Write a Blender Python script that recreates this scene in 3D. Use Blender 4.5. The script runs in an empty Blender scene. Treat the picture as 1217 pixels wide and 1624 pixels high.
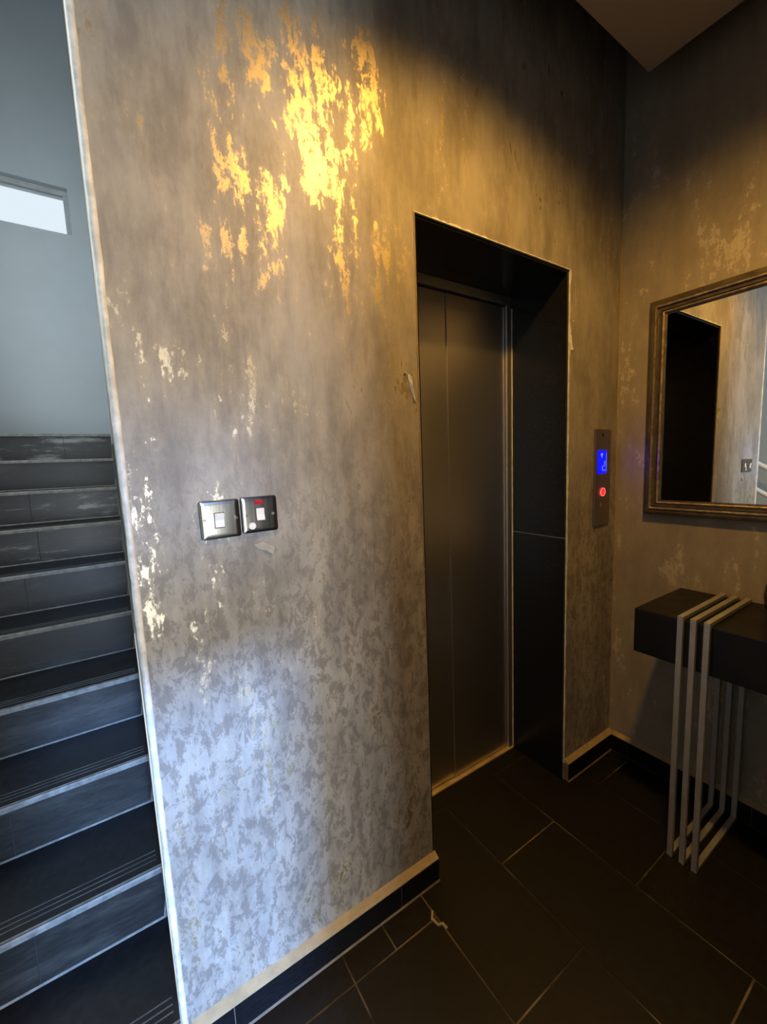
import bpy, math, random
from mathutils import Vector, Matrix
random.seed(7)
S = bpy.context.scene
COL = S.collection

# ------------------------------------------------------------------ helpers
class MB:
    """collects faces, builds ONE mesh object"""
    def __init__(s): s.v = []; s.f = []; s.m = []
    def add(s, vs, fs, mi=0):
        n = len(s.v); s.v += [tuple(v) for v in vs]
        s.f += [tuple(i + n for i in f) for f in fs]; s.m += [mi] * len(fs)
    def box(s, x0, x1, y0, y1, z0, z1, mi=0):
        vs = [(x, y, z) for z in (z0, z1) for y in (y0, y1) for x in (x0, x1)]
        s.add(vs, [(0, 2, 3, 1), (4, 5, 7, 6), (0, 1, 5, 4), (2, 6, 7, 3), (0, 4, 6, 2), (1, 3, 7, 5)], mi)
    def prism(s, poly, axis, a, b, mi=0):
        """poly: 2-D outline; extruded along axis from a to b"""
        def P(u, w, t):
            return {'x': (t, u, w), 'y': (u, t, w), 'z': (u, w, t)}[axis]
        n = len(poly)
        vs = [P(u, w, a) for u, w in poly] + [P(u, w, b) for u, w in poly]
        fs = [tuple(range(n))[::-1], tuple(range(n, 2 * n))] + [(i, (i + 1) % n, n + (i + 1) % n, n + i) for i in range(n)]
        s.add(vs, fs, mi)
    def disc(s, c, r, axis, t0, t1, n=24, mi=0):
        u0, w0 = c
        s.prism([(u0 + r * math.cos(2 * math.pi * k / n), w0 + r * math.sin(2 * math.pi * k / n)) for k in range(n)], axis, t0, t1, mi)
    def lathe(s, prof, c, n=40, mi=0):
        vs = []
        for r, z in prof:
            for k in range(n):
                a = 2 * math.pi * k / n
                vs.append((c[0] + r * math.cos(a), c[1] + r * math.sin(a), c[2] + z))
        fs = []
        for j in range(len(prof) - 1):
            for k in range(n):
                fs.append((j * n + k, j * n + (k + 1) % n, (j + 1) * n + (k + 1) % n, (j + 1) * n + k))
        fs.append(tuple(range(n))[::-1]); fs.append(tuple((len(prof) - 1) * n + k for k in range(n)))
        s.add(vs, fs, mi)
    def tube(s, pts, r, n=10, mi=0):
        pts = [Vector(p) for p in pts]; vs = []
        for i, p in enumerate(pts):
            d = (pts[min(i + 1, len(pts) - 1)] - pts[max(i - 1, 0)]).normalized()
            a = d.cross(Vector((0, 0, 1)) if abs(d.z) < .9 else Vector((1, 0, 0))).normalized(); b = d.cross(a)
            for k in range(n):
                t = 2 * math.pi * k / n; vs.append(p + r * (a * math.cos(t) + b * math.sin(t)))
        fs = [(i * n + k, i * n + (k + 1) % n, (i + 1) * n + (k + 1) % n, (i + 1) * n + k) for i in range(len(pts) - 1) for k in range(n)]
        fs += [tuple(range(n)), tuple((len(pts) - 1) * n + k for k in range(n))[::-1]]
        s.add(vs, fs, mi)
    def build(s, name, mats, parent=None, bevel=0, smooth=False, seg=2):
        me = bpy.data.meshes.new(name)
        if not isinstance(mats, (list, tuple)): mats = [mats]
        off = Vector((0, 0, 0))
        if parent is not None: off = parent.matrix_basis.translation if parent.parent is None else parent.parent.matrix_basis.translation
        me.from_pydata([tuple(Vector(v) - off) for v in s.v], [], s.f)
        for m in mats: me.materials.append(m)
        for p, i in zip(me.polygons, s.m):
            p.material_index = i; p.use_smooth = smooth
        import bmesh
        bm = bmesh.new(); bm.from_mesh(me); bmesh.ops.recalc_face_normals(bm, faces=bm.faces); bm.to_mesh(me); bm.free()
        o = bpy.data.objects.new(name, me); COL.objects.link(o)
        if parent is not None: o.parent = parent
        if bevel:
            b = o.modifiers.new('bevel', 'BEVEL'); b.width = bevel; b.segments = seg; b.limit_method = 'ANGLE'; b.angle_limit = math.radians(40)
        if smooth and bevel == 0:
            o.data.set_sharp_from_angle(angle=math.radians(40))
        return o

def thing(name, loc, label, cat, group=None):
    o = bpy.data.objects.new(name, None); COL.objects.link(o); o.location = loc
    o.empty_display_size = .05
    o['label'] = label; o['category'] = cat; o['kind'] = 'thing'
    if group: o['group'] = group
    return o
def structure(o): o['kind'] = 'structure'; return o

# ------------------------------------------------------------------ materials
def new_mat(name):
    m = bpy.data.materials.new(name); m.use_nodes = True
    nt = m.node_tree; b = nt.nodes['Principled BSDF']
    return m, nt, b
def N(nt, t, **k):
    n = nt.nodes.new(t)
    for a, v in k.items(): setattr(n, a, v)
    return n
def L(nt, a, b): nt.links.new(a, b)
def math_(nt, op, a, b=None, c=None, clamp=False):
    n = N(nt, 'ShaderNodeMath', operation=op, use_clamp=clamp)
    for i, x in enumerate((a, b, c)):
        if x is None: continue
        if isinstance(x, (int, float)): n.inputs[i].default_value = x
        else: L(nt, x, n.inputs[i])
    return n.outputs[0]
def sstep(nt, x, a, b, lo=0., hi=1.):
    n = N(nt, 'ShaderNodeMapRange', interpolation_type='SMOOTHSTEP')
    L(nt, x, n.inputs[0]); n.inputs[1].default_value = a; n.inputs[2].default_value = b
    n.inputs[3].default_value = lo; n.inputs[4].default_value = hi
    return n.outputs[0]
def mixc(nt, fac, a, b):
    n = N(nt, 'ShaderNodeMix', data_type='RGBA')
    if isinstance(fac, (int, float)): n.inputs[0].default_value = fac
    else: L(nt, fac, n.inputs[0])
    for i, x in ((6, a), (7, b)):
        if isinstance(x, tuple): n.inputs[i].default_value = x + (1,)
        else: L(nt, x, n.inputs[i])
    return n.outputs[2]
def noise(nt, vec, scale, detail=4, rough=.55, dist=0.):
    n = N(nt, 'ShaderNodeTexNoise'); L(nt, vec, n.inputs['Vector'])
    n.inputs['Scale'].default_value = scale; n.inputs['Detail'].default_value = detail
    n.inputs['Roughness'].default_value = rough; n.inputs['Distortion'].default_value = dist
    return n.outputs['Fac']
def scaled(nt, sc, off=(0, 0, 0)):
    g = N(nt, 'ShaderNodeNewGeometry'); mp = N(nt, 'ShaderNodeMapping')
    L(nt, g.outputs['Position'], mp.inputs['Vector']); mp.inputs['Scale'].default_value = sc; mp.inputs['Location'].default_value = off
    return mp.outputs[0]
def setb(b, col=None, rough=.5, metal=0., spec=None, coat=0.):
    if col: b.inputs['Base Color'].default_value = tuple(col) + (1,)
    b.inputs['Roughness'].default_value = rough; b.inputs['Metallic'].default_value = metal
    if spec is not None: b.inputs['Specular IOR Level'].default_value = spec
    b.inputs['Coat Weight'].default_value = coat

def plain(name, col, rough=.5, metal=0., spec=None, vary=.12, scale=14., rvary=.06, bump=0., sc=(1, 1, 1)):
    m, nt, b = new_mat(name); setb(b, col, rough, metal, spec)
    v = scaled(nt, sc); n = noise(nt, v, scale, 5, .6)
    f = sstep(nt, n, .3, .7)
    L(nt, mixc(nt, f, tuple(c * (1 - vary) for c in col), tuple(min(1, c * (1 + vary)) for c in col)), b.inputs['Base Color'])
    L(nt, math_(nt, 'ADD', math_(nt, 'MULTIPLY', f, rvary * 2), rough - rvary, clamp=True), b.inputs['Roughness'])
    if bump:
        bn = N(nt, 'ShaderNodeBump'); bn.inputs['Strength'].default_value = bump; bn.inputs['Distance'].default_value = .003
        L(nt, n, bn.inputs['Height']); L(nt, bn.outputs[0], b.inputs['Normal'])
    return m

def emission(name, col, strength):
    m, nt, b = new_mat(name); setb(b, (.0, .0, .0), .3)
    b.inputs['Emission Color'].default_value = tuple(col) + (1,); b.inputs['Emission Strength'].default_value = strength
    return m

# distressed metallic wallpaper; the printed foil flakes cluster where the photo shows them
def wallpaper(name, axis, blobs, thr=.585, off=(0, 0, 0), base=(.30, .262, .215), deep=(.215, .185, .15), foil=(.52, .435, .30), foilmetal=.9, stretch=.5, darkflecks=True, fscale=1.0):
    m, nt, b = new_mat(name)
    if axis == 'x': sc = (1, .02, 1)
    else: sc = (.02, 1, 1)
    def V(u, w, o=off): return scaled(nt, (sc[0] * u, sc[1] * u, w), o)
    big = noise(nt, V(3.2 * fscale, 3.2 * stretch * fscale), 1, 3, .55, .3)
    mid = noise(nt, V(13 * fscale, 13 * stretch * .8 * fscale), 1, 7, .72, .25)
    streak = noise(nt, V(34 * fscale, 6 * fscale, (3.1, 1.7, 9.2)), 1, 5, .7)
    fine = noise(nt, V(95, 60), 1, 4, .7)
    field = math_(nt, 'ADD', math_(nt, 'MULTIPLY', big, .18), math_(nt, 'MULTIPLY', mid, .40))
    field = math_(nt, 'ADD', field, math_(nt, 'MULTIPLY', streak, .22))
    crumb = noise(nt, V(52, 40, (2.2, 7.7, 1.1)), 1, 6, .78, .4)
    field = math_(nt, 'ADD', field, math_(nt, 'MULTIPLY', crumb, .20))
    field = math_(nt, 'ADD', math_(nt, 'MULTIPLY', math_(nt, 'SUBTRACT', field, .49), 1.9), .5)
    g = N(nt, 'ShaderNodeNewGeometry'); sp = N(nt, 'ShaderNodeSeparateXYZ'); L(nt, g.outputs['Position'], sp.inputs[0])
    u = sp.outputs[0] if axis == 'x' else sp.outputs[1]; w = sp.outputs[2]
    acc = None
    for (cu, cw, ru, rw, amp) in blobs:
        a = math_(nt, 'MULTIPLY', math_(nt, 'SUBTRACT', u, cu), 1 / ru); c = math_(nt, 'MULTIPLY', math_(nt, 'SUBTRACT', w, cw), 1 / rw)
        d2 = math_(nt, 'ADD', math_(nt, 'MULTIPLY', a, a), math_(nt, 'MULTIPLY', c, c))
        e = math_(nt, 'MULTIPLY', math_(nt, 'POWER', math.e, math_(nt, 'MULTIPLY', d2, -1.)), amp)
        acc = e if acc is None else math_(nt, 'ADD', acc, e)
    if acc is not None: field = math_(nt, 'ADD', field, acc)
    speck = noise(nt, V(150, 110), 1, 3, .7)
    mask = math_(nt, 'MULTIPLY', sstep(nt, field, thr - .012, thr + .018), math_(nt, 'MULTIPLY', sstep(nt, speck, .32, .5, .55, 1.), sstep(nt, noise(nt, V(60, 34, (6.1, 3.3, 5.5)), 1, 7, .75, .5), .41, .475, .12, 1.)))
    soft = sstep(nt, field, thr - .2, thr + .02)
    tone = noise(nt, V(7, 3.2, (5, 2, 1)), 1, 6, .65)
    tone = math_(nt, 'ADD', math_(nt, 'MULTIPLY', tone, .8), math_(nt, 'MULTIPLY', streak, .2))
    basec = mixc(nt, sstep(nt, tone, .38, .62), deep, base)
    basec = mixc(nt, math_(nt, 'MULTIPLY', soft, .18), basec, foil)
    if darkflecks:
        fl = noise(nt, V(33, 18, (8, 4, 3)), 1, 9, .8, .35)
        low = sstep(nt, w, 1.75, .9)
        fm = math_(nt, 'MULTIPLY', sstep(nt, fl, .49, .545), math_(nt, 'MULTIPLY', low, .62))
        basec = mixc(nt, fm, basec, (.115, .092, .074))
    col = mixc(nt, mask, basec, foil)
    L(nt, col, b.inputs['Base Color'])
    L(nt, math_(nt, 'ADD', math_(nt, 'MULTIPLY', mask, foilmetal), .0), b.inputs['Metallic'])
    rg = math_(nt, 'ADD', math_(nt, 'MULTIPLY', fine, .12), .45)
    L(nt, math_(nt, 'SUBTRACT', rg, math_(nt, 'MULTIPLY', mask, .05)), b.inputs['Roughness'])
    b.inputs['Specular IOR Level'].default_value = .38
    bn = N(nt, 'ShaderNodeBump'); bn.inputs['Strength'].default_value = .35; bn.inputs['Distance'].default_value = .002
    L(nt, math_(nt, 'ADD', math_(nt, 'MULTIPLY', fine, .6), math_(nt, 'MULTIPLY', mid, .7)), bn.inputs['Height']); L(nt, bn.outputs[0], b.inputs['Normal'])
    return m

def black_tile(name, col=(.012, .013, .014), rough=.3, dust=.0, dustcol=(.16, .18, .19), sc=(3, 3, 9), lo=.5, hi=.72):
    m, nt, b = new_mat(name); setb(b, col, rough, 0, .32)
    v = scaled(nt, sc); n = noise(nt, v, 1.6, 7, .7, .3); n2 = noise(nt, v, 14, 5, .7)
    f = math_(nt, 'MULTIPLY', sstep(nt, n, lo, hi), dust)
    c = mixc(nt, sstep(nt, n2, .3, .7), tuple(x * .75 for x in col), tuple(x * 1.3 for x in col))
    L(nt, mixc(nt, f, c, dustcol), b.inputs['Base Color'])
    L(nt, math_(nt, 'ADD', math_(nt, 'MULTIPLY', n2, .18), rough - .06), b.inputs['Roughness'])
    bn = N(nt, 'ShaderNodeBump'); bn.inputs['Strength'].default_value = .15; bn.inputs['Distance'].default_value = .002
    L(nt, n2, bn.inputs['Height']); L(nt, bn.outputs[0], b.inputs['Normal'])
    return m

def brushed(name, col, rough=.27, sc=(2, 2, 300), amt=.12, rv=.10):
    m, nt, b = new_mat(name); setb(b, col, rough, 1.)
    n = noise(nt, scaled(nt, sc), 1, 3, .6)
    L(nt, mixc(nt, n, tuple(c * (1 - amt) for c in col), tuple(min(1, c * (1 + amt)) for c in col)), b.inputs['Base Color'])
    L(nt, math_(nt, 'ADD', math_(nt, 'MULTIPLY', n, rv), rough - rv / 2), b.inputs['Roughness'])
    return m

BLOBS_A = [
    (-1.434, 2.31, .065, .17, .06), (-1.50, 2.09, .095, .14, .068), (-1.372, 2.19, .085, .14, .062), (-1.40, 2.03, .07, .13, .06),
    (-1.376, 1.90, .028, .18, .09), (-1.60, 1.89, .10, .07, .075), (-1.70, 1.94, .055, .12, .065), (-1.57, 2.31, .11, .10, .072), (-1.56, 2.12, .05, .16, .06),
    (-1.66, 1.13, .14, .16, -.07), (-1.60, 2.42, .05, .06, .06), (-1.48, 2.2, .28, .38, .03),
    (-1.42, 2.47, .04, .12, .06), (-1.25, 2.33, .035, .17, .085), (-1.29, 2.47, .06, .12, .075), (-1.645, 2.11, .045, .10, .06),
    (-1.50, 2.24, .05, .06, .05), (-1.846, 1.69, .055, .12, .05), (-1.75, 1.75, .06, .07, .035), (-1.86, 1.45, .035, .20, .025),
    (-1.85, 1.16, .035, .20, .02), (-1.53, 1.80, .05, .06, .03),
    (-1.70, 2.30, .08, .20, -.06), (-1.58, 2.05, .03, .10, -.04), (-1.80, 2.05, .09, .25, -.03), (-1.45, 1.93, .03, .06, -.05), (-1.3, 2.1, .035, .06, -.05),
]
M = {}
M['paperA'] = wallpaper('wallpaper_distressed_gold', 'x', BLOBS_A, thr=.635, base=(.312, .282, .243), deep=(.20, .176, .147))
M['paperB'] = wallpaper('wallpaper_distressed_taupe', 'y', [(-.34, 2.28, .12, .14, .06), (-.48, 2.33, .06, .14, .065), (-.12, 2.15, .07, .14, .045)], thr=.622, off=(2.2, 4.3, 6.1),
                        stretch=.8, base=(.275, .235, .185), deep=(.225, .19, .148), foil=(.44, .38, .30), foilmetal=.15, darkflecks=False, fscale=.6)
M['plaster'] = plain('grey_painted_plaster', (.40, .44, .455), .55, vary=.03, scale=3)
M['hallpaint'] = plain('hall_paint', (.14, .13, .11), .6, vary=.05, scale=3)
M['ceil'] = plain('taupe_ceiling_paint', (.36, .30, .24), .75, vary=.03, scale=4)
M['black_paint'] = plain('black_paint', (.006, .006, .006), .8)
M['cream'] = plain('cream_plaster', (.60, .585, .53), .75, vary=.22, scale=28, bump=.5)
M['tan'] = plain('tan_mortar', (.33, .245, .13), .7, vary=.15, scale=22, bump=.3)
M['grout'] = plain('beige_grout', (.13, .10, .065), .8, vary=.3, scale=30)
m, nt, b = new_mat('patchy_floor_grout'); setb(b, (.2, .16, .1), .85)
L(nt, mixc(nt, sstep(nt, noise(nt, scaled(nt, (1, 1, 1), (3.3, .4, 0)), 2.6, 4, .6), .46, .70), (.012, .010, .007), (.20, .155, .095)), b.inputs['Base Color'])
M['floorgrout'] = m
M['tile'] = black_tile('black_floor_tile', (.0060, .0048, .0035), .45)
M['tile_dark'] = black_tile('black_polished_tile', (.008, .008, .008), .16)
M['skirt'] = black_tile('black_skirting_tile', (.004, .0045, .0055), .3)
M['riser'] = black_tile('dusty_black_riser_tile', (.0125, .0122, .0105), .36, .45, (.070, .068, .058), (1.6, 1.6, 7), .47, .72)
M['riser_chalk'] = black_tile('chalky_black_riser_tile', (.0125, .0122, .0105), .32, .8, (.20, .205, .19), (2.0, 2.0, 11), .53, .68)
M['tread'] = black_tile('black_tread_tile', (.005, .0055, .006), .40, .10, (.03, .03, .03))
M['groove'] = plain('worn_groove', (.055, .055, .05), .7, vary=.5, scale=9)
M['nosing'] = plain('worn_grey_nosing', (.125, .122, .105), .6, vary=.35, scale=40, bump=.3)
M['steel'] = brushed('brushed_steel', (.70, .68, .66), .36, (500, 3, .6), .03, .02)
M['steel_frame'] = brushed('brushed_steel_frame', (.74, .70, .64), .42, (2, 2, 200))  # slightly paler, rougher steel for the lift jamb and header
M['panel_steel'] = brushed('brushed_steel_plate', (.34, .29, .25), .36, (2, 2, 260))
M['chrome'] = brushed('satin_nickel', (.27, .245, .21), .19, (220, 2, 4), .08)
M['brass'] = plain('brass_sill', (.62, .46, .24), .45, .4, vary=.15)
M['bars'] = plain('champagne_metal', (.44, .425, .40), .42, .65, vary=.08, scale=40)
M['wood_black'] = plain('black_lacquer', (.0055, .0048, .004), .42, spec=.3, vary=.2, scale=9)
M['mirror'] = (lambda m: m)(new_mat('mirror_glass'))[0]
setb(M['mirror'].node_tree.nodes['Principled BSDF'], (.93, .95, .94), .012, 1.)
M['frame'] = plain('bronze_frame', (.105, .080, .052), .38, .55, vary=.25, scale=30)
M['frame_gold'] = plain('rubbed_gold_edge', (.46, .37, .25), .36, .75, vary=.3, scale=50)
M['rocker'] = plain('ivory_plastic', (.78, .74, .64), .35, vary=.03)
M['screw'] = plain('dark_screw', (.16, .13, .10), .35, .9)
M['gap'] = plain('black_gap', (.01, .01, .01), .7)  # near-black for tile joints, rocker surrounds and the key switch
M['neon'] = plain('red_neon_lens', (.42, .012, .02), .2, vary=.1)
M['blue'] = emission('blue_display', (.0, .0012, 1.0), 4.0)
M['glyph'] = emission('pale_blue_segments', (.045, .065, 1.0), 4.0)
M['red'] = emission('red_button_light', (1., .0, .008), .75)
M['redring'] = emission('red_button_halo', (1., .10, .09), 1.6)
M['white'] = plain('white_painted_metal', (.8, .8, .78), .4, vary=.04)
M['alu'] = plain('grey_window_frame', (.34, .36, .36), .5, vary=.1)
M['vase'] = plain('black_ceramic', (.012, .011, .011), .28)
m, nt, b = new_mat('window_glass'); setb(b, (1, 1, 1), .02); b.inputs['Transmission Weight'].default_value = 1.; b.inputs['IOR'].default_value = 1.02
M['glass'] = m

# ------------------------------------------------------------------ dimensions (metres): A = lift wall (y=0), B = mirror wall (x=0)
W = 1.907; E1, E2, HO, D = -.376, -1.1327, 2.143, .272
CEIL = 2.80; TOP = 3.06; FRONT = -3.6; LEFT = -3.1; YS = 3.3; HS = 5.6

# ------------------------------------------------------------------ shell
w = MB()
w.box(-W, E2, 0, D + .06, -.02, HO); w.box(E1, 0, 0, D + .06, -.02, HO); w.box(-W, 0, 0, D + .06, HO, TOP)
w.box(-W, -1.78, D + .06, YS, -.02, HS); w.box(-W, -1.78, 0, D + .06, TOP, HS)
wallA = structure(w.build('wall_back', M['paperA']))
w = MB(); w.box(0, .15, FRONT - .15, D + .06, -.02, TOP + .1); structure(w.build('wall_right', M['paperB']))
# front wall behind the viewer, its unseen doorway added and sized to shape the daylight
DX0, DX1, DZ = -2.17, -1.52, 2.13
w = MB(); w.box(LEFT - .15, DX0, FRONT - .15, FRONT, -.02, TOP + .1); w.box(DX1, 0, FRONT - .15, FRONT, -.02, TOP + .1); w.box(DX0, DX1, FRONT - .15, FRONT, DZ, 2.36); w.box(DX0, DX1, FRONT - .15, FRONT, 2.72, TOP + .1)
structure(w.build('wall_front', M['hallpaint']))
w = MB(); w.box(-1.51, -1.39, FRONT, -1.10, -.02, CEIL); m, nt, b = new_mat('tinted_glass'); nt.nodes.remove(b); tr = N(nt, 'ShaderNodeBsdfTransparent'); tr.inputs[0].default_value = (.42, .43, .44, 1); gl = N(nt, 'ShaderNodeBsdfGlossy'); gl.inputs['Roughness'].default_value = .05; mx = N(nt, 'ShaderNodeMixShader'); mx.inputs[0].default_value = .06
L(nt, tr.outputs[0], mx.inputs[1]); L(nt, gl.outputs[0], mx.inputs[2]); L(nt, mx.outputs[0], nt.nodes['Material Output'].inputs[0]); M['tint'] = m
wb = MB(); wb.box(DX0, DX1, FRONT - .08, FRONT - .07, 2.36, 2.72); structure(wb.build('added_transom', M['tint']))  # unseen transom pane, added and tinted for a weaker upper patch of sunlight
structure(w.build('added_partition', M['hallpaint'], bevel=.004))  # unseen partition, added to cut the daylight off towards the right
w = MB()
WY0, WY1, WZ0, WZ1 = .4, 1.7, 2.3, 3.6  # unseen side window opening, added to let daylight into the stairwell
w.box(LEFT - .15, LEFT, FRONT, WY0, -.02, HS); w.box(LEFT - .15, LEFT, WY1, YS, -.02, HS)
w.box(LEFT - .15, LEFT, WY0, WY1, -.02, WZ0); w.box(LEFT - .15, LEFT, WY0, WY1, WZ1, HS)
structure(w.build('wall_left', M['plaster']))
# stairwell end wall with a high slot window
VX0, VX1, VZ0, VZ1 = -2.95, -2.018, 3.352, 3.70
w = MB()
w.box(LEFT - .15, VX0, YS, YS + .2, -.02, HS); w.box(VX1, -1.78, YS, YS + .2, -.02, HS); w.box(VX0, VX1, YS, YS + .2, -.02, VZ0); w.box(VX0, VX1, YS, YS + .2, VZ1, HS)
structure(w.build('wall_stairwell', M['plaster']))
win = bpy.data.objects.new('window_1', None); COL.objects.link(win); win.location = ((VX0 + VX1) / 2, YS + .1, VZ0); structure(win)
f = MB(); t = .035
f.box(VX0, VX1, YS + .05, YS + .10, VZ1 - t, VZ1); f.box(VX0, VX1, YS + .05, YS + .10, VZ0, VZ0 + t * .6); f.box(VX1 - t, VX1, YS + .05, YS + .10, VZ0 + t * .6, VZ1 - t); f.box(VX0, VX0 + t, YS + .05, YS + .10, VZ0 + t * .6, VZ1 - t)
f.build('window_frame', M['alu'], win, .003)
f = MB(); f.box(VX0 + t, VX1 - t, YS + .072, YS + .078, VZ0 + t * .6, VZ1 - t); f.build('window_pane', M['glass'], win)

# floor: grout bed with the laid tiles in one surface
fl = MB(); fl.box(LEFT, 0, FRONT, -.0, -.06, -.002, 1); fl.box(-1.205, -.279, 0, D, -.06, -.002, 1)
g = .0028
def tile(x0, x1, y0, y1):
    fl.box(x0 + g, x1 - g, y0 + g, y1 - g, -.004, 0, 0)
xs = [-1.205, -.904, -.600, -.279, 0]
for i in range(4):
    off = -.412 if i % 2 == 0 else -.106
    ys = sorted([off - .611 * k for k in range(7)])
    ys = [FRONT] + [y for y in ys if y > FRONT]
    if i % 2 == 0 and i < 3: ys += [.196, D]
    elif i == 1: ys += [D]
    else: ys += [0]
    for a, c in zip(ys[:-1], ys[1:]): tile(xs[i], xs[i + 1], a, c)
# strip along the wall and the squares to the left of it
sx = [-1.205, -1.36, -1.50, -1.92, -2.5, LEFT]
for a, c in zip(sx[1:], sx[:-1]): tile(a, c, -.105, 0)
sx2 = [-1.205, -1.50, -2.10, -2.70, LEFT]
for r in range(7):
    for a, c in zip(sx2[1:], sx2[:-1]):
        y1 = -.105 - .6 * r; y0 = max(FRONT, y1 - .6)
        if y1 - y0 > .02: tile(a, c, y0, y1)
structure(fl.build('floor', [M['tile'], M['floorgrout']]))
# rough mortar smear where the floor tiles meet the skirting end
sm = MB()
sm.tube([(-1.206, -.086, .001), (-1.222, -.103, .0025), (-1.216, -.128, .002), (-1.203, -.132, .002), (-1.201, -.15, .001)], .0045, 8)
smear = sm.build('mortar_smear', M['tan'], smooth=True)
smear['label'] = 'small lump of tan mortar on the black floor tiles near the wall end'; smear['category'] = 'mortar lump'; smear['kind'] = 'thing'

# ceilings: dropped taupe panel with an unlit black gap around it
c = MB(); c.box(LEFT, -.157, FRONT, -.160, CEIL, CEIL + .05); structure(c.build('ceiling', M['ceil'], bevel=.004))
c = MB(); c.box(LEFT, 0, FRONT, 0, TOP, TOP + .1); structure(c.build('ceiling_upper', M['black_paint']))
c = MB(); c.box(LEFT - .15, -1.78, 0, YS + .2, HS, HS + .1); structure(c.build('ceiling_stairwell', M['plaster']))
c = MB(); c.box(LEFT, -W, -.02, .0, TOP + .1, HS); structure(c.build('wall_header', M['plaster']))

# ------------------------------------------------------------------ recess lining (black tile) and edge trims
r = MB(); q = .010
r.box(E1 - q, E1, .004, D, 0, 1.090); r.box(E1 - q, E1, .004, D, 1.094, HO - q)
r.box(E2, E2 + q, .004, D, 0, 1.090); r.box(E2, E2 + q, .004, D, 1.094, HO - q)
r.box(E2, E1, .004, D, HO - q, HO)
r.box(E1 - q * .6, E1, .006, D, 1.090, 1.094, 1); r.box(E2, E2 + q * .6, .006, D, 1.090, 1.094, 1)
r.box(E1 - q - .004, E1 - q, D - .006, D, 0, HO - .06, 1)
structure(r.build('trim_1', [M['tile_dark'], M['cream']]))

def ragged_strip(name, mat, path, wfun, depth, nrm):
    """thin irregular plaster edge along a path in the x-z plane of wall A"""
    mb = MB(); n = len(path); vs = []
    for i, (x, z) in enumerate(path):
        a, bb = wfun(i)
        nx, nz = nrm
        for (d, s) in ((-.003, a), (depth, a), (depth, bb), (-.003, bb)):
            vs.append((x + nx * s, -d, z + nz * s))
    fs = []
    for i in range(n - 1):
        for k in range(4):
            fs.append((i * 4 + k, i * 4 + (k + 1) % 4, (i + 1) * 4 + (k + 1) % 4, (i + 1) * 4 + k))
    fs += [(0, 1, 2, 3), tuple((n - 1) * 4 + k for k in (3, 2, 1, 0))]
    mb.add(vs, fs); return mb.build(name, mat)
rw = [random.random() for _ in range(400)]
top_path = [(E2 + (E1 - E2) * i / 60, HO) for i in range(61)]
o = structure(ragged_strip('trim_2', M['cream'], top_path, lambda i: (-.001, .0012 + .003 * rw[i] ** 3 + (.0035 if 4 < i < 24 and rw[i + 60] > .6 else 0)), .003, (0, 1)))
o = structure(ragged_strip('trim_3', M['cream'], [(E1, .08 + (HO - .08) * i / 110) for i in range(111)],
      lambda i: (-.001, .0012 + .004 * rw[i + 120] ** 3 + (.006 if 93 < i < 99 or 48 < i < 51 else 0) + (.006 if i > 108 else 0)), .003, (1, 0)))
o = structure(ragged_strip('trim_4', M['tan'], [(E2, .09 + (HO - .09) * i / 110) for i in range(111)],
      lambda i: (-.001, .0008 + .0026 * rw[i + 200] ** 3), .0025, (-1, 0)))
# cream seam in the corner of the two walls
c = MB(); c.box(-.0035, 0, -.0035, 0, .09, 2.35); structure(c.build('trim_5', M['tan']))

# cream plaster bead on the wall end beside the stairs, chipped along its length
def bead():
    mb = MB(); n = 150; k = 10; vs = []
    for i in range(n + 1):
        z = 0 + 3.0 * i / n
        j = .0010 * (rw[i] - .5); j2 = .0012 * (rw[i + 151] - .5)
        wd = .0075 + .0008 * math.sin(i * .35) * rw[(i * 3) % 390]
        for a in range(k):
            t_ = 2 * math.pi * a / k
            vs.append((-1.9085 + j + (wd + j2) * math.cos(t_), .004 + .0085 * math.sin(t_), z))
    fs = [(i * k + a, i * k + (a + 1) % k, (i + 1) * k + (a + 1) % k, (i + 1) * k + a) for i in range(n) for a in range(k)]
    fs += [tuple(range(k))[::-1], tuple(n * k + a for a in range(k))]
    mb.add(vs, fs); return mb.build('trim_6', M['cream'], smooth=True)
structure(bead())

# skirting
def skirt(name, x0, x1, joints, ends=True):
    mb = MB(); cuts = [x0] + joints + [x1]
    for a, c_ in zip(cuts[:-1], cuts[1:]): mb.box(a + .001, c_ - .001, -.022, -.004, .003, .080)
    mb.box(x0, x1, -.0205, 0, 0, .079, 1)
    mb.prism([(0, .096), (0, .079), (-.0215, .079), (-.0215, .083)], 'x', x0, x1, 2)
    mb.prism([(-.0205, .0), (-.0205, .006), (-.026, .0)], 'x', x0, x1, 1)
    return structure(mb.build(name, [M['skirt'], M['grout'], M['tan']]))
skirt('baseboard_back', -1.895, -1.121, [-1.8, -1.279])
skirt('baseboard_lift', E1 + .002, -.0005, [])
mb = MB(); cuts = [-.0225, -.095, -.55, -1.1, -1.65, -2.2, -2.8, FRONT + .003]
for a, c_ in zip(cuts[:-1], cuts[1:]): mb.box(-.022, -.004, c_ + .001, a - .001, .003, .080)
mb.box(-.0205, 0, FRONT + .003, -.0225, 0, .079, 1)
mb.prism([(0, .093), (0, .079), (-.0215, .079), (-.0215, .081)], 'y', FRONT + .003, -.0225, 2)
structure(mb.build('baseboard_right', [M['skirt'], M['grout'], M['tan']]))

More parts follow.
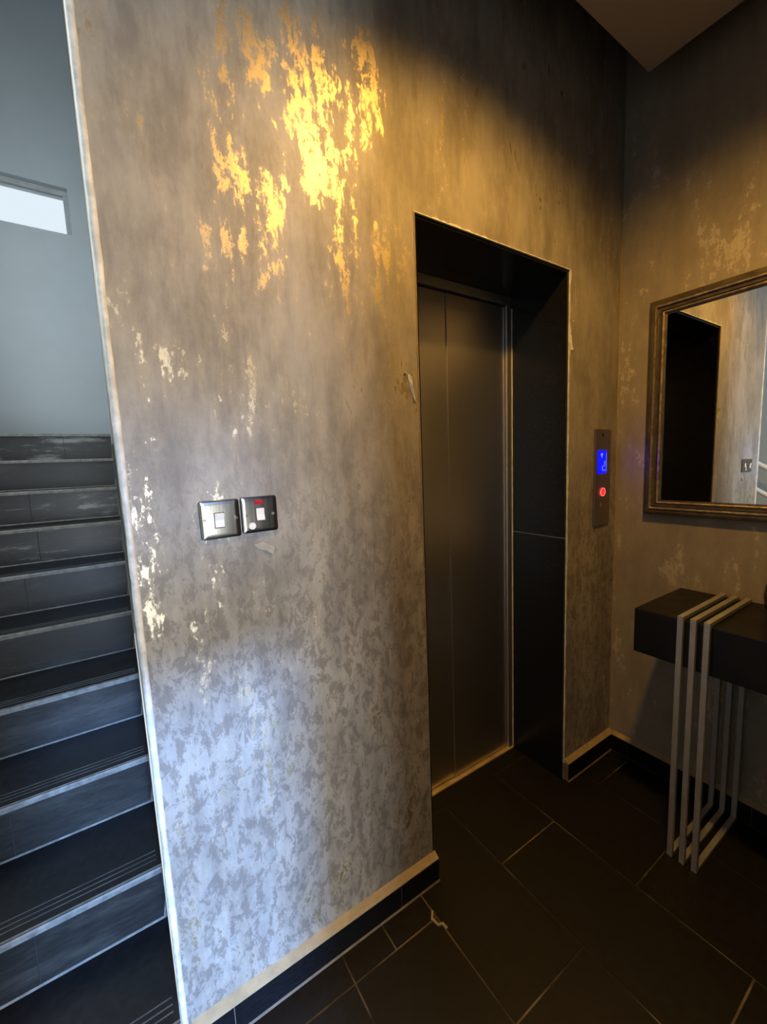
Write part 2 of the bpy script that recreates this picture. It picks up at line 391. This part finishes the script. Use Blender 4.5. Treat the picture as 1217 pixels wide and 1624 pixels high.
# torn wallpaper scraps (part of the papered wall)
M['paper_back'] = plain('torn_paper_backing', (.36, .325, .26), .8, vary=.15, scale=40)
def scrap(pts, lift, mat='cream'):
    mb = MB(); n = len(pts)
    vs = [(x, -.0006, z) for x, z, l in pts] + [(x, -.0016 - l * lift, z) for x, z, l in pts]
    mb.add(vs, [tuple(range(n)), tuple(range(n, 2 * n))[::-1]] + [(i, (i + 1) % n, n + (i + 1) % n, n + i) for i in range(n)])
    s_ = mb.build('wallpaper_tear', M[mat], wallA); s_['label'] = 'pale torn scrap of wallpaper'; return s_
scrap([(-1.176, 1.687, .2), (-1.168, 1.689, .3), (-1.162, 1.682, 1), (-1.160, 1.655, 1), (-1.148, 1.614, .6), (-1.151, 1.612, .3), (-1.165, 1.648, .1), (-1.171, 1.672, .1)], .006)
scrap([(-1.186, 1.690, 1), (-1.178, 1.692, 0), (-1.177, 1.689, 0)], .004)
scrap([(-1.160, 1.690, 1), (-1.156, 1.692, 0), (-1.157, 1.687, 0)], .004)
scrap([(-.372, 1.905, .2), (-.366, 1.90, .6), (-.365, 1.872, .7), (-.357, 1.848, 1), (-.365, 1.845, .5), (-.372, 1.86, .1)], .006)
scrap([(-.352, 1.962, .5), (-.347, 1.958, .2), (-.352, 1.955, .2)], .004)
sc_ = scrap([(-1.655, 1.247, .2), (-1.636, 1.254, .4), (-1.606, 1.236, .8), (-1.612, 1.219, 1), (-1.625, 1.228, .3), (-1.648, 1.238, .2)], .004, 'paper_back')

# ------------------------------------------------------------------ lift door
lift = thing('elevator_door', ((E1 + E2) / 2, D + .02, 0), 'brushed steel lift door of two tall panels set back in the black tiled recess', 'elevator door')
XL, XS, XR = E2 + q + .002, -.765, -.424
d = MB(); d.box(XL, XS, D + .012, D + .030, .014, 2.088); d.build('door_panel', M['steel'], lift, .0015)
d = MB(); d.box(XS + .0012, XR, D + .008, D + .026, .014, 2.088); d.build('door_panel', M['steel'], lift, .0015)
d = MB(); d.box(XR + .004, E1 - q - .0045, D - .004, D + .034, 0, 2.094)
j = d.build('door_jamb', M['steel_frame'], lift, .002)
d = MB(); d.box(XL, E1 - q - .0045, D - .002, D + .034, 2.096, HO - q - .001); d.build('door_header', M['steel_frame'], lift, .001)
d = MB(); d.box(XL, E1 - q - .0045, D - .009, D + .034, .0005, .008); d.build('door_sill', M['brass'], lift, .001)
w = MB(); w.box(E2 - .02, E1 + .02, D + .045, D + .06, -.02, HO); structure(w.build('wall_shaft', M['black_paint']))

# ------------------------------------------------------------------ lift call panel
cp = thing('call_panel', (-.126, 0, 1.331), 'narrow steel lift call panel with glowing blue display and red button', 'call panel')
mb = MB(); mb.box(-.1865, -.0655, -.008, 0, 1.123, 1.5405); mb.build('face_plate', M['panel_steel'], cp, .0012)
mb = MB(); mb.box(-.167, -.101, -.0098, -.0078, 1.349, 1.450); dsp = mb.build('display', M['blue'], cp, .004)
mb = MB()
mb.prism([(-.150, 1.437), (-.130, 1.437), (-.140, 1.417)], 'y', -.0108, -.0097)
dsp2 = mb.build('arrow_symbol', M['glyph'], dsp)
mb = MB(); tk = .0016
gp = [(-.116, 1.404), (-.116, 1.388), (-.117, 1.382), (-.132, 1.382), (-.134, 1.379), (-.134, 1.366), (-.131, 1.362), (-.117, 1.362), (-.1145, 1.366)]
mb.tube([(x, -.0102, z) for x, z in gp], tk, 6); mb.tube([(-.1035, -.0102, 1.358), (-.1035, -.0102, 1.44)], .0009, 6)
mb.build('floor_symbol', M['glyph'], dsp)
mb = MB(); mb.disc((-.126, 1.268), .0175, 'y', -.0105, -.0078, 32); btn = mb.build('call_button', M['red'], cp, .001)
mb = MB(); rg = [(-.126 + .0165 * math.cos(2 * math.pi * k / 28), -.0108, 1.268 + .0165 * math.sin(2 * math.pi * k / 28)) for k in range(29)]
mb.tube(rg, .0027, 8); mb.build('button_ring', M['redring'], btn, smooth=True)
mb = MB(); mb.tube([(-.126, -.0108, 1.262), (-.126, -.0108, 1.275)], .0016, 6); mb.build('button_mark', M['redring'], btn)
mb = MB(); mb.prism([(-.146, 1.205), (-.128, 1.205), (-.137, 1.224)], 'y', -.0086, -.0078); mb.build('arrow_mark', M['bars'], cp)
mb = MB(); mb.disc((-.132, 1.516), .0085, 'y', -.0088, -.0078, 20); mb.build('key_switch', M['gap'], cp)

# ------------------------------------------------------------------ switch plates
def curved_plate(cx, cz, half, rot):
    """raised metal plate with rounded corners and a shallow pillow edge"""
    mb = MB(); n = 6; rings = []
    for (hh, y) in ((half, 0), (half, -.0045), (half - .0012, -.0068), (half - .0045, -.0080), (half - .010, -.0085)):
        rr = .006 + (hh - half) * .2; ring = []
        for (sx_, sz_, a0) in ((1, 1, 0), (-1, 1, 90), (-1, -1, 180), (1, -1, 270)):
            for k in range(n + 1):
                a = math.radians(a0 + 90 * k / n)
                ring.append(((hh - rr) * sx_ + rr * math.cos(a), y, (hh - rr) * sz_ + rr * math.sin(a)))
        rings.append(ring)
    c_, s_ = math.cos(rot), math.sin(rot); m_ = len(rings[0]); vs = [(cx + x * c_ - z * s_, y, cz + x * s_ + z * c_) for rg_ in rings for x, y, z in rg_]
    fs = [(i * m_ + k, i * m_ + (k + 1) % m_, (i + 1) * m_ + (k + 1) % m_, (i + 1) * m_ + k) for i in range(len(rings) - 1) for k in range(m_)]
    fs += [tuple(range(m_)), tuple((len(rings) - 1) * m_ + k for k in range(m_))[::-1]]
    mb.add(vs, fs); return mb
def rocker(mb, x0, x1, z0, z1, tilt):
    t0, t1 = (.0115, .0145) if tilt > 0 else (.0145, .0115)
    mb.prism([(-.0080, z0), (-t0, z0 + .001), (-.0112, (z0 + z1) / 2), (-t1, z1 - .001), (-.0080, z1)], 'x', x0, x1)
sw = thing('light_switch', (-1.7285, 0, 1.318), 'square satin metal light switch with one ivory rocker, beside the red neon switch', 'switch')
curved_plate(-1.7285, 1.318, .0445, math.radians(.8)).build('face_plate', M['chrome'], sw, smooth=True)
mb = MB(); mb.box(-1.7425, -1.7195, -.0092, -.0080, 1.2985, 1.3345); mb.build('rocker_frame', M['gap'], sw)
mb = MB(); rocker(mb, -1.7415, -1.7205, 1.2995, 1.3335, 1); mb.build('rocker', M['rocker'], sw, .0008)
for x in (-1.763, -1.694):
    mb = MB(); mb.disc((x, 1.319), .0036, 'y', -.0096, -.0082, 16); mb.build('screw', M['chrome'], sw)
fs_ = thing('fused_switch', (-1.6375, 0, 1.321), 'square satin metal fused switch with red neon, ivory rocker and round cable cap', 'switch')
curved_plate(-1.6375, 1.321, .0435, math.radians(.4)).build('face_plate', M['chrome'], fs_, smooth=True)
mb = MB(); mb.box(-1.6475, -1.6265, -.0092, -.0080, 1.3055, 1.3375); mb.build('rocker_frame', M['gap'], fs_)
mb = MB(); rocker(mb, -1.6467, -1.6273, 1.3063, 1.3367, -1); mb.build('rocker', M['rocker'], fs_, .0008)
mb = MB(); mb.box(-1.6485, -1.6285, -.0100, -.0080, 1.3460, 1.3560); mb.build('neon_indicator', M['neon'], fs_, .0008)
mb = MB(); mb.disc((-1.6575, 1.2945), .0085, 'y', -.0098, -.0080, 24); mb.build('cable_cap', M['rocker'], fs_, .0006)
for x in (-1.6685, -1.606):
    mb = MB(); mb.disc((x, 1.3205), .0036, 'y', -.0096, -.0082, 16); mb.build('screw', M['screw'], fs_)

# ------------------------------------------------------------------ wall mirror
MY0, MY1, MZ0, MZ1 = -1.50, -.131, 1.171, 2.038
mir = thing('wall_mirror', (0, (MY0 + MY1) / 2, MZ0), 'large wall mirror in a dark bronze moulded frame with rubbed gold edges', 'mirror')
def sweep_frame(prof, mi=0):
    """prof: closed outline (inset from the outer edge, height off the wall); mitred around the rectangle"""
    mb = MB(); n = len(prof); vs = []
    for (sy, sz) in ((0, 0), (1, 0), (1, 1), (0, 1)):
        for a, h in prof:
            y = MY0 + a if sy == 0 else MY1 - a; z = MZ0 + a if sz == 0 else MZ1 - a
            vs.append((-h, y, z))
    fs = [(i * n + k, i * n + (k + 1) % n, ((i + 1) % 4) * n + (k + 1) % n, ((i + 1) % 4) * n + k) for i in range(4) for k in range(n)]
    mb.add(vs, fs, mi); return mb
sweep_frame([(0, .001), (0, .022), (.003, .028), (.012, .031), (.022, .030), (.024, .026), (.062, .016), (.062, .001)]).build('frame', M['frame'], mir)
sweep_frame([(.0225, .024), (.0235, .0325), (.026, .035), (.029, .035), (.0315, .032), (.0325, .022)]).build('outer_bead', M['frame_gold'], mir)
sweep_frame([(.0335, .02), (.036, .026), (.044, .0255), (.047, .019)]).build('inner_moulding', M['frame'], mir)
sweep_frame([(.0475, .017), (.049, .0245), (.052, .0255), (.055, .0235), (.0565, .014)]).build('inner_bead', M['frame_gold'], mir)
mb = MB(); mb.box(-.0145, -.0125, MY0 + .06, MY1 - .06, MZ0 + .06, MZ1 - .06); mb.build('mirror_glass', M['mirror'], mir)

# ------------------------------------------------------------------ console table
TY0, TY1 = -1.48, -.276
tb = thing('console_table', (-.2, (TY0 + TY1) / 2, 0), 'black box console table on champagne metal hoop legs below the mirror', 'console table')
mb = MB(); mb.box(-.380, -.004, TY0, TY1, .708, .872); mb.build('table_box', M['wood_black'], tb, .004)
def hoop(y):
    mb = MB(); a, zt = .0145, .8885
    y0, y1 = y - .0085, y + .0085
    x0, x1 = -.398, -.024
    mb.box(x0, x1 + a * .2, y0, y1, zt - a, zt)
    mb.box(x0, x0 + a, y0, y1, a, zt - a); mb.box(x0, x1, y0, y1, .0005, a)
    mb.box(x1 - a, x1, y0, y1, a, .708)
    mb.build('leg_hoop', M['bars'], tb, .0012)
for y in (-.428, -.465, -.502): hoop(y)
for y in (-1.25, -1.287, -1.324): hoop(y)
mb = MB(); mb.box(-.0385, -.0245, -.502 + .009, -.428 - .009, .0006, .0125)
# ------------------------------------------------------------------ vase at the right edge of the picture
va = MB()
prof = [(.045, 0), (.062, .012), (.074, .04), (.079, .075), (.075, .11), (.062, .14), (.045, .165), (.034, .185), (.031, .205), (.036, .222), (.041, .228), (.037, .228), (.028, .205)]
va.lathe(prof, (-.15, -.652, .8725), 48)
v_ = va.build('vase', M['vase'], smooth=True)
v_['label'] = 'round black vase on the console table below the mirror'; v_['category'] = 'vase'; v_['kind'] = 'thing'

# ------------------------------------------------------------------ staircase going up behind the lift wall
RI, TR, Y0 = .17, .2655, -.0474
SX0, SX1 = LEFT + .003, -1.9175
st = thing('staircase', ((SX0 + SX1) / 2, 0, 0), 'black tiled staircase with grey worn nosings climbing beside the lift wall', 'staircase')
NS = 10
for k in range(NS):
    y = Y0 + k * TR; z = (k + 1) * RI
    mb = MB(); yb = y + .016
    jx = [-2.36, -2.20, -2.27, -2.6, -2.5, -2.29, -2.262, -2.31, -2.55, -2.175][k]
    zb = k * RI + (.0005 if k == 0 else 0)
    mb.box(SX0, jx - .0012, yb, yb + .012, zb, z - .0165); mb.box(jx + .0012, SX1, yb, yb + .012, zb, z - .0165)
    mb.box(jx - .0012, jx + .0012, yb + .002, yb + .012, zb, z - .0165, 2)
    if k > 0:   # pale grout in the corner at the foot of the riser
        mb.prism([(yb, zb), (yb, zb + .004), (yb - .004, zb)], 'x', SX0, SX1, 1)
    mb.prism([(SX1 - .010, zb), (SX1, zb), (SX1, z - .0165), (SX1 - .003, z - .0165), (SX1 - .0015, zb + .06)], 'y', yb - .0015, yb, 1)
    mb.build('riser', [M['riser_chalk' if k in (6, 7, 9) else 'riser'], M['nosing'], M['gap']], st)
    mb = MB(); y2 = y + TR + .016 if k < NS - 1 else YS - .002
    mb.box(SX0, SX1, y + .004, y2, z - .016, z, 0)
    mb.prism([(y, z - .016), (y, z - .004), (y + .003, z - .0002), (y + .012, z + .0004), (y + .012, z - .016)], 'x', SX0, SX1, 1)
    for gq in (.034, .050, .066):
        mb.box(SX0, SX1 - .012, y + gq, y + gq + .003, z - .001, z + .0006, 2)
    mb.build('tread', [M['tread'], M['nosing'], M['groove']], st)
# white stair rail on the far side (seen in the mirror)
hr = thing('stair_handrail', (-2.9, .8, 0), 'white metal stair railing reflected at the right of the wall mirror', 'handrail')
def nz(y): return RI + (y - Y0) / TR * RI
for nm, up in (('top_rail', .93), ('lower_rail', .70)):
    mb = MB(); mb.tube([(-2.9, -.25, nz(-.25) + up), (-2.9, 2.3, nz(2.3) + up)], .021, 14); mb.build(nm, M['white'], hr, smooth=True)
for k in (1, 4, 8):
    y = Y0 + (k + .5) * TR
    mb = MB(); mb.tube([(-2.9, y, (k + 1) * RI + .0005), (-2.9, y, nz(y) + .93)], .016, 12); mb.build('post', M['white'], hr, smooth=True)

# ------------------------------------------------------------------ light
def lamp(name, typ, loc, target=None, energy=10, col=(1, 1, 1), **k):
    l = bpy.data.lights.new(name, typ); l.energy = energy; l.color = col
    for a, v in k.items(): setattr(l, a, v)
    o = bpy.data.objects.new(name, l); COL.objects.link(o); o.location = loc
    if target is not None: o.rotation_euler = (Vector(target) - Vector(loc)).to_track_quat('-Z', 'Y').to_euler()
    return o
lamp('warm_downlight', 'SPOT', (-1.08, -.72, CEIL - .012), (-.88, -.66, 0), 125, (1., .54, .11), spot_size=math.radians(152), spot_blend=.6, shadow_soft_size=.06)
# daylight: through the added doorway behind the viewer and the added stairwell side window
DC = ((DX0 + DX1) / 2, FRONT - .03, DZ / 2)
lamp('doorway_daylight', 'AREA', DC, (DC[0], 0, DC[2]), 96, (.85, .93, 1.), shape='RECTANGLE', size=DX1 - DX0, size_y=DZ)
lamp('added_stair_window_daylight', 'AREA', (LEFT - .05, (WY0 + WY1) / 2, (WZ0 + WZ1) / 2), (0, (WY0 + WY1) / 2, (WZ0 + WZ1) / 2 - .6), 78, (.80, .92, 1.), shape='RECTANGLE', size=WY1 - WY0, size_y=WZ1 - WZ0)
sl = bpy.data.lights.new('low_sun', 'SUN'); sl.energy = 10.6; sl.color = (.23, .46, 1.); sl.angle = math.radians(3.2)
so = bpy.data.objects.new('low_sun', sl); COL.objects.link(so)
so.rotation_euler = Vector((-.020, 1, -.318)).to_track_quat('-Z', 'Y').to_euler(); so.location = (-1.5, -6, 3)

wd = bpy.data.worlds.new('sky'); S.world = wd; wd.use_nodes = True
wd.node_tree.nodes['Background'].inputs[0].default_value = (.80, .92, 1., 1); wd.node_tree.nodes['Background'].inputs[1].default_value = .95

# ------------------------------------------------------------------ camera
cam = bpy.data.cameras.new('camera'); co = bpy.data.objects.new('camera', cam); COL.objects.link(co)
yaw, pitch, roll, F = -.57438, -.11741, -.04005, 651.85
cy_, sy_, cp_, sp_ = math.cos(yaw), math.sin(yaw), math.cos(pitch), math.sin(pitch)
fwd = Vector((-sy_ * cp_, cy_ * cp_, sp_)); rt = Vector((cy_, sy_, 0)); up = rt.cross(fwd)
cr, sr = math.cos(roll), math.sin(roll)
rt, up = rt * cr + up * sr, up * cr - rt * sr
mw = Matrix((rt, up, -fwd)).transposed().to_4x4(); mw.translation = Vector((-1.9235, -.9999, 1.4310)); co.matrix_world = mw
cam.sensor_fit = 'AUTO'; cam.sensor_width = 36; cam.lens = F / 1624 * 36; cam.clip_start = .02
S.camera = co

S.view_settings.view_transform = 'Standard'; S.view_settings.look = 'None'; S.view_settings.gamma = 1; S.view_settings.use_curve_mapping = False
S.view_settings.exposure = 0.
S.cycles.max_bounces = 8; S.cycles.sample_clamp_indirect = 6
